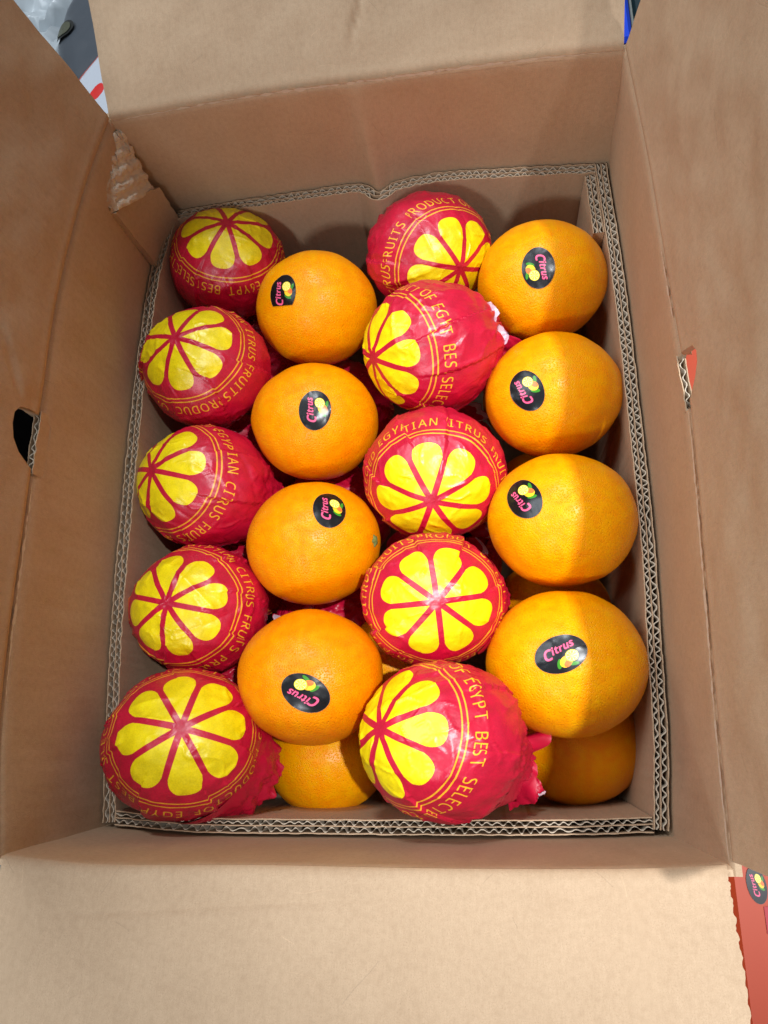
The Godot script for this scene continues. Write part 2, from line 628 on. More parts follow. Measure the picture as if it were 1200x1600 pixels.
# corrugated medium between liners, along a line of points on plan; `inward` offsets go across it
func flute_sheet(pts: PackedVector3Array, nrm: PackedVector3Array, mid: float, amp: float, pitch: float, deep: float, sd: int, crush := 0.0) -> Kit:
	var k := Kit.new()
	var wob := noise(sd, 30.0)
	var a := PackedVector3Array()
	var b := PackedVector3Array()
	var run := 0.0
	var total := 0.0
	for i in range(1, pts.size()): total += pts[i].distance_to(pts[i - 1])
	var ph := wob.get_noise_1d(0.3) * 4.0
	var th := 0.00028
	for i in pts.size():
		var step := 0.0
		if i > 0: step = pts[i].distance_to(pts[i - 1])
		run += step
		ph += step / pitch * TAU * (1.0 + wob.get_noise_1d(run * 2.0) * 0.6)
		var ends := minf(run, total - run)
		var sq := amp * (1.0 - crush * exp(-ends / 0.012)) * clampf(0.88 + 0.75 * wob.get_noise_1d(run * 1.3 + 7.0), 0.22, 1.08)
		var w := sin(ph)
		w = signf(w) * pow(absf(w), 0.75)
		var c := pts[i] + nrm[i] * (mid + w * sq)
		var slope := cos(ph) * sq / pitch * TAU
		var along := nrm[i].cross(Vector3.UP).normalized()
		var nn := (nrm[i] + along * slope * 0.5).normalized()
		c.y += wob.get_noise_1d(run * 6.0 + 20.0) * 0.0006 - 0.0004
		a.append(c + nn * th)
		b.append(c - nn * th)
	var a2 := PackedVector3Array()
	var b2 := PackedVector3Array()
	for i in a.size():
		a2.append(a[i] + Vector3.DOWN * deep)
		b2.append(b[i] + Vector3.DOWN * deep)
	k.strip(a, b, Vector3.UP)
	k.strip(a, a2, nrm[0])
	k.strip(b, b2, -nrm[0])
	return k

func liner(k: Kit, pts: PackedVector3Array, nrm: PackedVector3Array, off: float, th: float, deep: float, sd: int) -> void:
	var wob := noise(sd, 25.0)
	var a := PackedVector3Array()
	var b := PackedVector3Array()
	var al := PackedVector3Array()
	var bl := PackedVector3Array()
	var run := 0.0
	for i in pts.size():
		if i > 0: run += pts[i].distance_to(pts[i - 1])
		var y := wob.get_noise_1d(run * 5.0) * 0.0010
		var w := wob.get_noise_1d(run * 3.0 + 9.0) * 0.0003
		a.append(pts[i] + nrm[i] * (off + w) + Vector3.UP * y)
		b.append(pts[i] + nrm[i] * (off + w + th) + Vector3.UP * y)
		al.append(pts[i] + nrm[i] * off + Vector3.DOWN * deep)
		bl.append(pts[i] + nrm[i] * (off + th) + Vector3.DOWN * deep)
	k.strip(a, b, Vector3.UP)
	k.strip(a, al, -nrm[0])
	k.strip(b, bl, nrm[0])

func dense(side: String, s0: float, s1: float, inset: float, y: float, step := 0.0006) -> Array:
	var n := int((s1 - s0) / step)
	var pts := PackedVector3Array()
	var nr := PackedVector3Array()
	for i in n + 1:
		var s := lerpf(s0, s1, float(i) / n)
		pts.append(side_point(side, s, at_line(rim[side], clampf(s, rim[side][0][0], rim[side][-1][0])) - sgn(side) * inset, y))
	for i in n + 1:
		var d := (pts[mini(i + 1, n)] - pts[maxi(i - 1, 0)]).normalized()
		var q := d.cross(Vector3.UP)
		if q.dot(OUT[side]) > 0.0: q = -q
		nr.append(q)
	return [pts, nr]

func tray_wall(side: String, parent: Node3D, y: float) -> void:
	var s0: float = rim[side][0][0]
	var s1: float = rim[side][-1][0]
	var trim_ := 0.0005
	if side == "back" or side == "front":
		s0 += 0.0068
		s1 -= 0.0068
	else:
		s0 += trim_
		s1 -= trim_
	var dn := dense(side, s0, s1, 0.0, y)
	var k := Kit.new()
	for q in [[0.0, 0.00055], [0.0036, 0.0005], [0.0067, 0.0006]]:
		liner(k, dn[0], dn[1], q[0], q[1], 0.25, int(q[0] * 10000) + side.length())
	var w := part("wall", k, M.kraft, parent)
	part("fluting", flute_sheet(dn[0], dn[1], 0.00205, 0.00128, 0.0058, 0.06, 200 + side.length(), 0.5), M.flute, w)
	part("fluting", flute_sheet(dn[0], dn[1], 0.0054, 0.00100, 0.0053, 0.06, 230 + side.length(), 0.5), M.flute, w)

func build_carton() -> void:
	var o := thing("shipping_carton", "open brown corrugated carton with four flaps folded outwards around the fruit", "carton", Vector3(0, -0.30, 0))
	outer_wall("left", M.kraft, o)
	outer_wall("right", M.kraft, o)
	outer_wall("back", M.kraft, o)
	outer_wall("front", M.kraft, o)
	flap("left", M.kraft, o, 8.0, 0.15, [[-0.0065, 0.0], [-0.0058, 0.010], [-0.0042, 0.0165], [0.0, 0.0195], [0.006, 0.0195], [0.013, 0.0175], [0.0185, 0.0125], [0.0225, 0.005], [0.0235, 0.0]], "nearly upright flap with a black hand hole at its fold", [[-0.007, 0.016, -0.045, 0.040, 0.0012]])
	flap("right", M.kraft, o, 6.0, 0.15, [[-0.0165, 0.0], [-0.0155, 0.006], [-0.0125, 0.016], [-0.008, 0.0195], [-0.003, 0.0185], [0.002, 0.014], [0.006, 0.007], [0.0075, 0.0]], "nearly upright flap with a hand hole that shows red")
	flap("back", M.kraft, o, 54.0, 0.145, [], "creased grey-brown flap leaning away", [[-0.002, 0.012, 0.034, 0.115, 0.0016]])
	flap("front", M.kraft, o, 78.0, 0.145, [], "pale flap folded down flat towards the viewer", [[-0.12, 0.02, 0.02, 0.012, 0.0006]], true)
	for h in [["right", -0.075, -0.035, 0.0009], ["right", 0.0085, 0.198, 0.0012], ["left", 0.03, 0.14, 0.0007], ["back", -0.145, 0.148, 0.0008]]:
		var kc := Kit.new()
		var wc := noise(95, 50.0)
		var qa := PackedVector3Array()
		var qb := PackedVector3Array()
		var n := 160
		for i in n + 1:
			var s := lerpf(h[1], h[2], float(i) / n)
			var wd: float = h[3] * clampf(0.8 + wc.get_noise_1d(s * 3.0) * 1.6, 0.1, 2.0) * sqrt(sin(PI * clampf(float(i) / n, 0.004, 0.996)))
			var c := side_point(h[0], s, at_line(crease[h[0]], s), FOLD - 0.0004 + wc.get_noise_1d(s * 2.0 + 5.0) * 0.0006)
			qa.append(c - OUT[h[0]] * 0.0002 + Vector3.UP * wd)
			qb.append(c - OUT[h[0]] * 0.0002 - Vector3.UP * wd)
		kc.strip(qa, qb, -OUT[h[0]])
		part("worn_crease", kc, M.crease, o)
	# corrugated ends that the hand holes lay bare on the wall's top
	for h in [["left", -0.0090, 0.0260], ["right", -0.0185, 0.0100]]:
		var n := 60
		var pts := PackedVector3Array()
		var nr := PackedVector3Array()
		for i in n + 1:
			var s := lerpf(h[1], h[2], float(i) / n)
			pts.append(side_point(h[0], s, at_line(crease[h[0]], s), FOLD + (0.0004 if h[0] == "left" else -0.0045)))
			nr.append(OUT[h[0]])
		var k := Kit.new()
		for q in [0.0, 0.0034]: liner(k, pts, nr, q, 0.0005, 0.011, int(q * 10000))
		var e := part("cut_edge", k, M.kraft, o)
		part("fluting", flute_sheet(pts, nr, 0.00195, 0.0012, 0.0060, 0.009, 301), M.flute, e)
	# joint tab in the far left corner, its upper half torn open to the ribs
	var k2 := Kit.new()
	var wob := noise(91, 40.0)
	var pa := PackedVector3Array()
	var ta := PackedVector2Array()
	var nv := 30
	for j in nv + 1:
		for i in 13:
			var u := i / 12.0
			var v := j / float(nv)
			var top := lerpf(0.056, 0.030, u) + wob.get_noise_1d(u * 3.0) * 0.003
			var y := lerpf(-0.06, top, v)
			var z := lerpf(-0.1535 - 0.003 * (1.0 - clampf(y / 0.06, 0.0, 1.0)), -0.194, u)
			var x := maxf(-0.1535, at_line(rim.left, z) + 0.002) + 0.007 * u * u + 0.0008 * wob.get_noise_2d(u, v)
			pa.append(Vector3(x, y, z))
			ta.append(Vector2(z, -y) * 4.0)
	k2.sheet(pa, ta, 12, nv, Vector3(1, 0, 0))
	var pb := PackedVector3Array()
	for q in pa: pb.append(q - Vector3(0.004, 0, 0))
	k2.sheet(pb, ta, 12, nv, Vector3(-1, 0, 0))
	k2.strip(pa.slice(nv * 13, nv * 13 + 13), pb.slice(nv * 13, nv * 13 + 13), Vector3.UP)
	var e1 := PackedVector3Array()
	var e2 := PackedVector3Array()
	for j in nv + 1:
		e1.append(pa[j * 13])
		e2.append(pb[j * 13])
	k2.strip(e1, e2, Vector3(0, 0, 1))
	var tab := part("joint_tab", k2, M.kraft, o, "glued corner tab with its top torn off")
	var k3 := Kit.new()
	var pc := PackedVector3Array()
	var tc := PackedVector2Array()
	nv = 70
	for j in nv + 1:
		for i in 19:
			var u := i / 18.0
			var v := j / float(nv)
			var rag := wob.get_noise_1d(u * 4.0 + 4.0) * 0.0025
			var lo := Vector2(lerpf(-0.156, -0.192, u), lerpf(0.0555, 0.029, u))
			var hi := Vector2(lerpf(-0.189, -0.1985, u) + rag, lerpf(0.0785, 0.0745, u) + rag)
			var q := lo.lerp(hi, v)
			q += Vector2(wob.get_noise_1d(v * 2.0 + 30.0), wob.get_noise_1d(v * 2.5 + 60.0)) * 0.0012 * absf(u - 0.5) * 2.0
			var z := q.x
			var y := q.y
			var x := lerpf(-0.1525, -0.1445, u)
			var rib := sin(v * TAU * 4.6 + wob.get_noise_1d(u * 0.7) * 1.2)
			x += 0.0006 * signf(rib) * sqrt(absf(rib)) + wob.get_noise_2d(z * 5.0 + 5.0, y * 5.0) * 0.0008
			pc.append(Vector3(x, y, z))
			tc.append(Vector2(-y, z) * 4.0)
	k3.sheet(pc, tc, 18, nv, Vector3(1, 0, 0))
	var pd := PackedVector3Array()
	for q in pc: pd.append(q - Vector3(0.0012, 0, 0))
	k3.sheet(pd, tc, 18, nv, Vector3(-1, 0, 0))
	for e in [0, 18]:
		var f1 := PackedVector3Array()
		var f2 := PackedVector3Array()
		for j in nv + 1:
			f1.append(pc[j * 19 + e])
			f2.append(pd[j * 19 + e])
		k3.strip(f1, f2, Vector3(0, 0, 1.0 if e == 0 else -1.0))
	part("torn_fluting", k3, M.torn, tab)
	var k4 := Kit.new()
	var ps := PackedVector3Array()
	var tsl := PackedVector2Array()
	for j in 25:
		for i in 9:
			var u := i / 8.0
			var v := j / 24.0
			var lo := Vector2(lerpf(-0.1537, -0.1562, u), 0.056)
			var hi := Vector2(lerpf(-0.1620, -0.1890, u), lerpf(0.0850, 0.0785, u))
			var q := lo.lerp(hi, v) + Vector2(0.0, wob.get_noise_1d(u * 3.0 + 9.0) * 0.003 * v)
			ps.append(Vector3(lerpf(-0.1560, -0.1520, u) + wob.get_noise_2d(q.x * 8.0, q.y * 8.0) * 0.0016 - 0.002 * v, q.y, q.x))
			tsl.append(q * 4.0)
	k4.sheet(ps, tsl, 8, 24, Vector3(1, 0, 0))
	part("torn_liner", k4, M.kraft, tab)
	for ch in o.get_children(): ch.position -= o.position

func build_tray() -> void:
	var o := thing("inner_tray", "inner box of double-wall corrugated board with its fluted rim showing, inside the carton", "box", Vector3(0, -0.296, 0))
	tray_wall("left", o, 0.0)
	tray_wall("right", o, 0.0008)
	tray_wall("back", o, 0.0)
	tray_wall("front", o, 0.0)
	# the second thickness glued inside the right wall at the far corner
	var dn := dense("right", -0.1945, -0.150, 0.0076, -0.0005)
	var k := Kit.new()
	for q in [[0.0, 0.0005], [0.0034, 0.0005], [0.0062, 0.0006]]: liner(k, dn[0], dn[1], q[0], q[1], 0.2, 400 + int(q[0] * 9999))
	var e := PackedVector3Array()
	var nn: Vector3 = dn[1][-1]
	var last: Vector3 = dn[0][-1]
	k.quad(last, last + nn * 0.0068, last + nn * 0.0068 + Vector3.DOWN * 0.2, last + Vector3.DOWN * 0.2, Vector3(0, 0, 1))
	var t := part("joint_tab", k, M.kraft, o, "short doubled strip of board at the far right corner")
	part("fluting", flute_sheet(dn[0], dn[1], 0.0019, 0.0012, 0.0066, 0.06, 411), M.flute, t)
	part("fluting", flute_sheet(dn[0], dn[1], 0.0050, 0.0010, 0.0060, 0.06, 412), M.flute, t)
	var b := Kit.new()
	b.box(Vector3(0, -0.254, 0), Vector3(0.296, 0.006, 0.398))
	part("bottom", b, M.kraft, o)
	for ch in o.get_children(): ch.position -= o.position

# ------------------------------------------------------------------ fruit
const FLAT := Vector3(1.05, 0.97, 0.965)
const FLAT_WRAP := Vector3(1.05, 0.98, 0.97)

func orange_skin(dir: Vector3, r: float, f: FastNoiseLite) -> Vector3:
	return dir * FLAT * r * (1.0 + 0.030 * f.get_noise_3dv(dir * 1.0) + 0.006 * f.get_noise_3dv(dir * 3.1))

func orange(at: Vector3, r: float, m: Material, label: String, sd: int, group: String, sticker := [], clip := -2.0) -> void:
	var f := noise(500 + sd, 0.8)
	var o := thing("orange", label, "orange", at - Vector3(0, r * FLAT.y, 0), group)
	var up := Vector3(0, r * FLAT.y, 0)
	var nu := 72
	var nv := 44
	var p := PackedVector3Array()
	var t := PackedVector2Array()
	for j in nv + 1:
		var th := PI * j / nv
		for i in nu + 1:
			var ps := TAU * (i % nu) / nu
			var d := Vector3(sin(th) * cos(ps), cos(th), sin(th) * sin(ps))
			p.append(up + orange_skin(d, r, f))
			t.append(Vector2(i / float(nu), j / float(nv)))
	var k := Kit.new()
	k.sheet(p, t, nu, nv, up, true, true)
	part("peel", k, m, o)
	if sticker.size() == 6:
		var n := Vector3(sticker[0], sticker[1], sticker[2]).normalized()
		var rt := Vector3(sticker[3], sticker[4], sticker[5]).normalized()
		var u := n.cross(rt)
		var sa := 0.0131
		var sb := 0.0094
		var q := PackedVector3Array()
		var tt := PackedVector2Array()
		var below := PackedVector3Array()
		for j in 11:
			for i in 49:
				var a := TAU * (i % 48) / 48.0
				var x := cos(a) * j / 10.0
				var y := sin(a) * j / 10.0
				x = maxf(x, clip)
				var d := (n + rt * x * sa / r + u * y * sb / r).normalized()
				q.append(up + orange_skin(d, r, f) + d * (0.00045 + 0.0005 * maxf(0.0, f.get_noise_2d(x * 1.6 + sd, y * 1.6)) * j / 10.0))
				if j == 10: below.append(up + orange_skin(d, r, f) - d * 0.0001)
				tt.append(Vector2(0.5 + 0.5 * x, 0.5 - 0.5 * y))
		var ks := Kit.new()
		ks.sheet(q, tt, 48, 10, n)
		ks.sheet(q.slice(10 * 49) + below, tt.slice(10 * 49) + tt.slice(10 * 49), 48, 1, up, true)
		part("sticker", ks, M.sticker, o)

# paper wrapped over a fruit: the printed round is flat paper, so it goes round in pleats that swallow what is too much
func wrapped(at: Vector3, r: float, pole: Vector3, roll: float, label: String, sd: int, tail: Array) -> void:
	var rng := RandomNumberGenerator.new()
	rng.seed = 900 + sd
	var low := noise(600 + sd, 1.1, FastNoiseLite.TYPE_SIMPLEX_SMOOTH, 2)
	var mid := noise(630 + sd, 1.25, FastNoiseLite.TYPE_SIMPLEX_SMOOTH, 1)
	var fine := noise(660 + sd, 4.2, FastNoiseLite.TYPE_SIMPLEX_SMOOTH, 1)
	var facet := FastNoiseLite.new()
	facet.seed = 690 + sd
	facet.noise_type = FastNoiseLite.TYPE_CELLULAR
	facet.cellular_return_type = FastNoiseLite.RETURN_DISTANCE2_SUB
	facet.fractal_type = FastNoiseLite.FRACTAL_NONE
	facet.frequency = 1.35
	var o := thing("wrapped_orange", label, "wrapped orange", at - Vector3(0, r * FLAT_WRAP.y, 0), "oranges wrapped in printed red paper")
	var up := Vector3(0, r * FLAT_WRAP.y, 0)
	pole = pole.normalized()
	var e1 := (Vector3.RIGHT - pole * pole.x).normalized()
	var e2 := e1.cross(pole)
	var K := 8
	var pl := []
	var sum := 0.0
	for k in K:
		var w := rng.randf_range(0.3, 1.6)
		sum += w
		pl.append({"a": TAU * (k + rng.randf_range(-0.3, 0.3)) / K + 0.4, "w": w, "s": deg_to_rad(rng.randf_range(22, 54)), "lean": rng.randf_range(-0.28, 0.28), "side": 1.0 if rng.randf() < 0.5 else -1.0, "off": rng.randf_range(-1.6, 1.6)})
	var cr := []   # a few straight creases pressed into the paper
	for k in 19:
		var c := Vector3(rng.randfn(), rng.randfn(), rng.randfn()).normalized()
		var q := Vector3(rng.randfn(), rng.randfn(), rng.randfn()).normalized()
		cr.append({"n": c.cross(q).normalized(), "c": c, "h": rng.randf_range(-0.026, 0.036), "l": rng.randf_range(0.3, 0.8), "w": rng.randf_range(0.015, 0.07)})
	var nu := 220
	var nv := 104
	var th1 := deg_to_rad(150.0)
	var p := PackedVector3Array()
	p.resize((nu + 1) * (nv + 1))
	var t := PackedVector2Array()
	t.resize((nu + 1) * (nv + 1))
	var at_ := 0
	for j in nv + 1:
		var th := th1 * j / nv
		var shrink := sin(th) / th if th > 0.001 else 1.0
		var hid := (1.0 - shrink) * 0.45
		for i in nu + 1:
			var ps := TAU * (i % nu) / nu
			var d := pole * cos(th) + (e1 * cos(ps) + e2 * sin(ps)) * sin(th)
			var h := 0.006 + 0.030 * low.get_noise_3dv(d)
			var m := mid.get_noise_3dv(d + Vector3.ONE * fine.get_noise_3dv(d * 0.5) * 0.12)
			var ridge := maxf(0.0, 1.0 - absf(m) * 5.0)
			h += 0.020 * ridge * ridge * smoothstep(-0.1, 0.35, low.get_noise_3dv(d * 1.7 + Vector3.ONE * 3.0))
			var cellv := facet.get_noise_3dv(d + Vector3(low.get_noise_3dv(d * 2.0), low.get_noise_3dv(d * 2.0 + Vector3.ONE * 5.0), 0.0) * 0.25) + 1.0
			h += 0.016 * exp(-cellv / 0.07) * smoothstep(-0.35, 0.25, low.get_noise_3dv(d * 2.3 + Vector3.ONE * 11.0)) - 0.010 * minf(cellv, 0.8)
			h += 0.0025 * fine.get_noise_3dv(d)
			for c in cr:
				var dist: float = d.dot(c.n)
				var away: float = acos(clampf(d.dot(c.c), -1, 1)) / c.l
				if absf(dist) < 0.2 and away < 1.0:
					h += c.h * exp(-absf(dist) / c.w) * (1.0 - away * away)
			var turn := 0.0
			var tth := th
			var full := ps + 0.0
			for q in pl:
				var a: float = q.a + q.lean * (th - 0.9)
				var dl := fposmod(ps - a + PI, TAU) - PI
				var grow := smoothstep(q.s, q.s + 0.5, th)
				# texture: the paper that the pleat swallows
				var share: float = TAU * hid * q.w / sum
				turn += share * (0.5 if dl > 0.0 else -0.5) * grow + (share * dl / -TAU) * grow
				if grow > 0.0 and absf(dl) < 1.2:
					var on: float = dl * q.side
					if on > 0.0: h += 0.029 * grow * exp(-on / 0.34) * q.w
					else: h -= 0.006 * grow * exp(on / 0.06) * q.w
					tth += deg_to_rad(q.off) * grow * exp(-absf(dl) / 0.5) * (1.0 if dl > 0 else -1.0)
			h += 0.05 * smoothstep(1.15, 2.1, th) * maxf(0.0, low.get_noise_3dv(d * 1.4 + Vector3.ONE * 8.0))
			if th > 1.75:
				h += (th - 1.75) * 0.05 * sin(ps * 13.0 + 6.0 * low.get_noise_3dv(d * 2.0))
			p[at_] = up + d * FLAT_WRAP * r * (1.0 + h)
			var tu := full + turn + deg_to_rad(-roll)
			var rad := minf(rad_to_deg(tth) / PRINT_REACH, 0.995) * 0.5
			t[at_] = Vector2(0.5 + rad * cos(tu), 0.5 + rad * sin(tu))
			at_ += 1
	var k := Kit.new()
	k.sheet(p, t, nu, nv, up, true, true)
	part("tissue_wrap", k, M.wrap, o)
	# the gathered end
	var tl: float = tail[0]
	var flare: float = tail[1]
	var dir := -pole
	if tail.size() > 2: dir = (dir + tail[2]).normalized()
	var kt := Kit.new()
	var kp := Kit.new()
	for side_ in [0, 1]:
		var q := PackedVector3Array()
		var tq := PackedVector2Array()
		var rows := 34
		for j in rows + 1:
			var g := j / float(rows)
			if side_ == 1: g = lerpf(0.86, 1.0, g)
			var neck := smoothstep(0.0, 0.25, g)
			var rad := lerpf(r * 0.62, 0.008, neck) + flare * pow(maxf(0.0, (g - 0.25) / 0.75), 1.3)
			var c := up + (-pole) * r * lerpf(0.76, 0.98, neck) + dir * tl * maxf(0.0, g - 0.15)
			for i in 121:
				var ps := TAU * (i % 120) / 120.0
				var d := e1 * cos(ps) + e2 * sin(ps)
				var wv := sin(ps * 5.0 + 2.0 * low.get_noise_2d(cos(ps), sin(ps)) + sd) * 0.6 + sin(ps * 9.0 + 2.0 * g + sd) * 0.15 + fine.get_noise_3d(cos(ps), sin(ps), g) * 0.15
				var wob := 1.0 + wv * (0.25 + 0.3 * g)
				var edge := (mid.get_noise_3d(cos(ps) * 1.5, sin(ps) * 1.5, sd) * 0.3 + 0.06 * sin(ps * 9.0)) * tl * g * g
				q.append(c + d * (rad * wob - (0.0007 if side_ == 1 else 0.0)) + dir * edge)
				tq.append(Vector2(ps, g))
		(kt if side_ == 0 else kp).sheet(q, tq, 120, rows, dir)
	var tt := part("wrap_tail", kt, M.tail, o)
	part("paper_back", kp, M.pale, tt)

# a loose fold of the wrapping that stands off the fruit's side
func loose_fold(o: Node3D, base: Vector3, r: float, dir: Vector3, lift: float, width: float, sd: int) -> void:
	var side := Vector3.UP.cross(dir).normalized()
	var f := noise(700 + sd, 2.0)
	var k := Kit.new()
	var p := PackedVector3Array()
	var t := PackedVector2Array()
	for j in 41:
		var v := j / 40.0
		for i in 61:
			var u := i / 30.0 - 1.0
			var win := pow(maxf(0.0, cos(u * PI * 0.5)), 0.8)
			var ang := u * width
			var el := lerpf(0.15, -0.75, v)
			var flat := dir * cos(ang) + side * sin(ang)
			var d := flat * cos(el) + Vector3.UP * sin(el)
			var rr := r * 1.012
			var pull := lift * win * pow(v, 1.3) * (1.0 + 0.4 * f.get_noise_2d(u * 2.0, v)) + 0.0014 * win * sin(u * 9.0 + v * 3.0 + sd) * v
			p.append(base + d * rr + flat * pull)
			t.append(Vector2(0.02, 0.02))
	k.sheet(p, t, 60, 40, dir)
	part("wrap_fold", k, M.tail, o)

# ------------------------------------------------------------------ lamps
func lamp(label: String, pos: Vector3, aim: Vector3, size: Vector2, energy: float, col: Color, glow: float) -> void:
	var o := thing("ceiling_lamp", label, "lamp", pos)
	o.look_at_from_position(pos, aim, Vector3(0, 0, -1))
	var k := Kit.new()
	k.box(Vector3(0, 0, 0.022), Vector3(size.x + 0.02, size.y + 0.02, 0.04), Basis(), 0.004)
	part("housing", k, M.housing, o)
	var g := Kit.new()
	g.quad(Vector3(-size.x, -size.y, 0) * 0.5, Vector3(size.x, -size.y, 0) * 0.5, Vector3(size.x, size.y, 0) * 0.5, Vector3(-size.x, size.y, 0) * 0.5, Vector3(0, 0, -1))
	var gm := mat(Color(0.8, 0.8, 0.8), 0.5)
	gm.emission_enabled = true
	gm.emission = col
	gm.emission_energy_multiplier = glow
	part("lamp_face", g, gm, o)
	var l := AreaLight3D.new()
	l.name = "light"
	l.area_size = size
	l.light_energy = energy
	l.light_color = col
	l.area_range = 8.0
	l.area_attenuation = 2.0
	l.shadow_enabled = true
	o.add_child(l)
	l.position = Vector3(0, 0, -0.004)

func spot(label: String, pos: Vector3, aim: Vector3, radius: float, cone: float, energy: float, col: Color, glow: float) -> void:
	var o := thing("spot_lamp", label, "lamp", pos)
	o.look_at_from_position(pos, aim, Vector3(0, 0, -1))
	var k := Kit.new()
	var p := PackedVector3Array()
	var t := PackedVector2Array()
	var prof := [[radius * 1.25, -0.004], [radius * 1.3, 0.01], [radius * 1.1, 0.10], [radius * 0.7, 0.15], [0.002, 0.16]]
	for j in prof.size():
		for i in 33:
			var an := TAU * (i % 32) / 32.0
			p.append(Vector3(cos(an) * prof[j][0], sin(an) * prof[j][0], prof[j][1]))
			t.append(Vector2(i, j))
	k.sheet(p, t, 32, prof.size() - 1, Vector3(0, 0, 0.05), true, true)
	part("housing", k, M.housing, o)
	var g := Kit.new()
	p = PackedVector3Array()
	t = PackedVector2Array()
	for j in 5:
		for i in 33:
			var an := TAU * (i % 32) / 32.0
			p.append(Vector3(cos(an), sin(an), 0) * radius * j / 4.0)
			t.append(Vector2(i, j))
	g.sheet(p, t, 32, 4, Vector3(0, 0, -1))
	var gm := mat(Color(0.8, 0.8, 0.8), 0.5)
	gm.emission_enabled = true
	gm.emission = col
	gm.emission_energy_multiplier = glow
	part("lamp_face", g, gm, o)
	var l := SpotLight3D.new()
	l.name = "light"
	l.light_energy = energy
	l.light_color = col
	l.light_size = radius * 0.8
	l.spot_range = 8.0
	l.spot_attenuation = 2.0
	l.spot_angle = cone
	l.spot_angle_attenuation = 1.0
	l.shadow_enabled = true
	o.add_child(l)
	l.position = Vector3(0, 0, -0.045)

# ------------------------------------------------------------------ scene
func _ready() -> void:
	# camera, from the box's own perspective
	var cam := Camera3D.new()
	cam.name = "camera"
	add_child(cam)
	cam.transform = Transform3D(Basis(Vector3(0.9893977, -0.1452283, -0.0009666), Vector3(0.0404261, 0.2817916, -0.9586236), Vector3(0.1394916, 0.9484209, 0.2846749)).orthonormalized(), Vector3(0.0640075, 0.3946633, 0.1473976))
	cam.fov = rad_to_deg(2.0 * atan(800.0 / 1106.9))
	cam.near = 0.02
	cam.far = 30.0
	var env := Environment.new()
	env.background_mode = Environment.BG_COLOR
	env.background_color = Color(0.18, 0.187, 0.197).linear_to_srgb()
	env.tonemap_mode = Environment.TONE_MAPPER_LINEAR
	env.tonemap_exposure = 1.0
	env.sdfgi_enabled = true
	env.ssao_enabled = true
	env.ssil_enabled = true
	var we := WorldEnvironment.new()
	we.name = "surroundings"
	we.environment = env
	add_child(we)
	M.housing = mat(Color(0.6, 0.6, 0.6), 0.5)
	spot("small bright spot lamp hung high to the right of the carton", Vector3(0.53, 1.52, 0.14), Vector3(0.15, 0.0, 0.06), 0.025, 12.8, 2.75, Color(0.98, 0.99, 1.0), 3.0)
	lamp("white lamp panel hung high behind the carton", Vector3(-0.02, 1.65, -1.05), Vector3(0, 0, 0), Vector2(0.22, 0.22), 1.5, Color(0.94, 0.97, 1.0), 2.0)
	lamp("very wide soft lamp panel hung to the left of the carton", Vector3(-1.15, 1.75, -0.25), Vector3(0, 0, 0), Vector2(1.0, 1.0), 2.0, Color(0.93, 0.97, 1.0), 0.7)
	lamp("white lamp panel hung in front of the carton, to the left", Vector3(-0.45, 1.45, 1.75), Vector3(0, 0, 0), Vector2(0.26, 0.26), 1.4, Color(0.95, 0.975, 1.0), 2.0)

	make_materials()

	# floor
	var fl := Kit.new()
	fl.quad(Vector3(-4, -0.302, -4), Vector3(4, -0.302, -4), Vector3(4, -0.302, 4), Vector3(-4, -0.302, 4), Vector3.UP)
	var fm := mat(Color(0.22, 0.22, 0.23), 0.7)
	var floor_ := part("floor", fl, fm, self)
	floor_.set_meta("kind", "structure")
	floor_.set_meta("label", "grey floor under the cartons")

	build_carton()
	build_tray()
	build_fruit()
	build_neighbours()

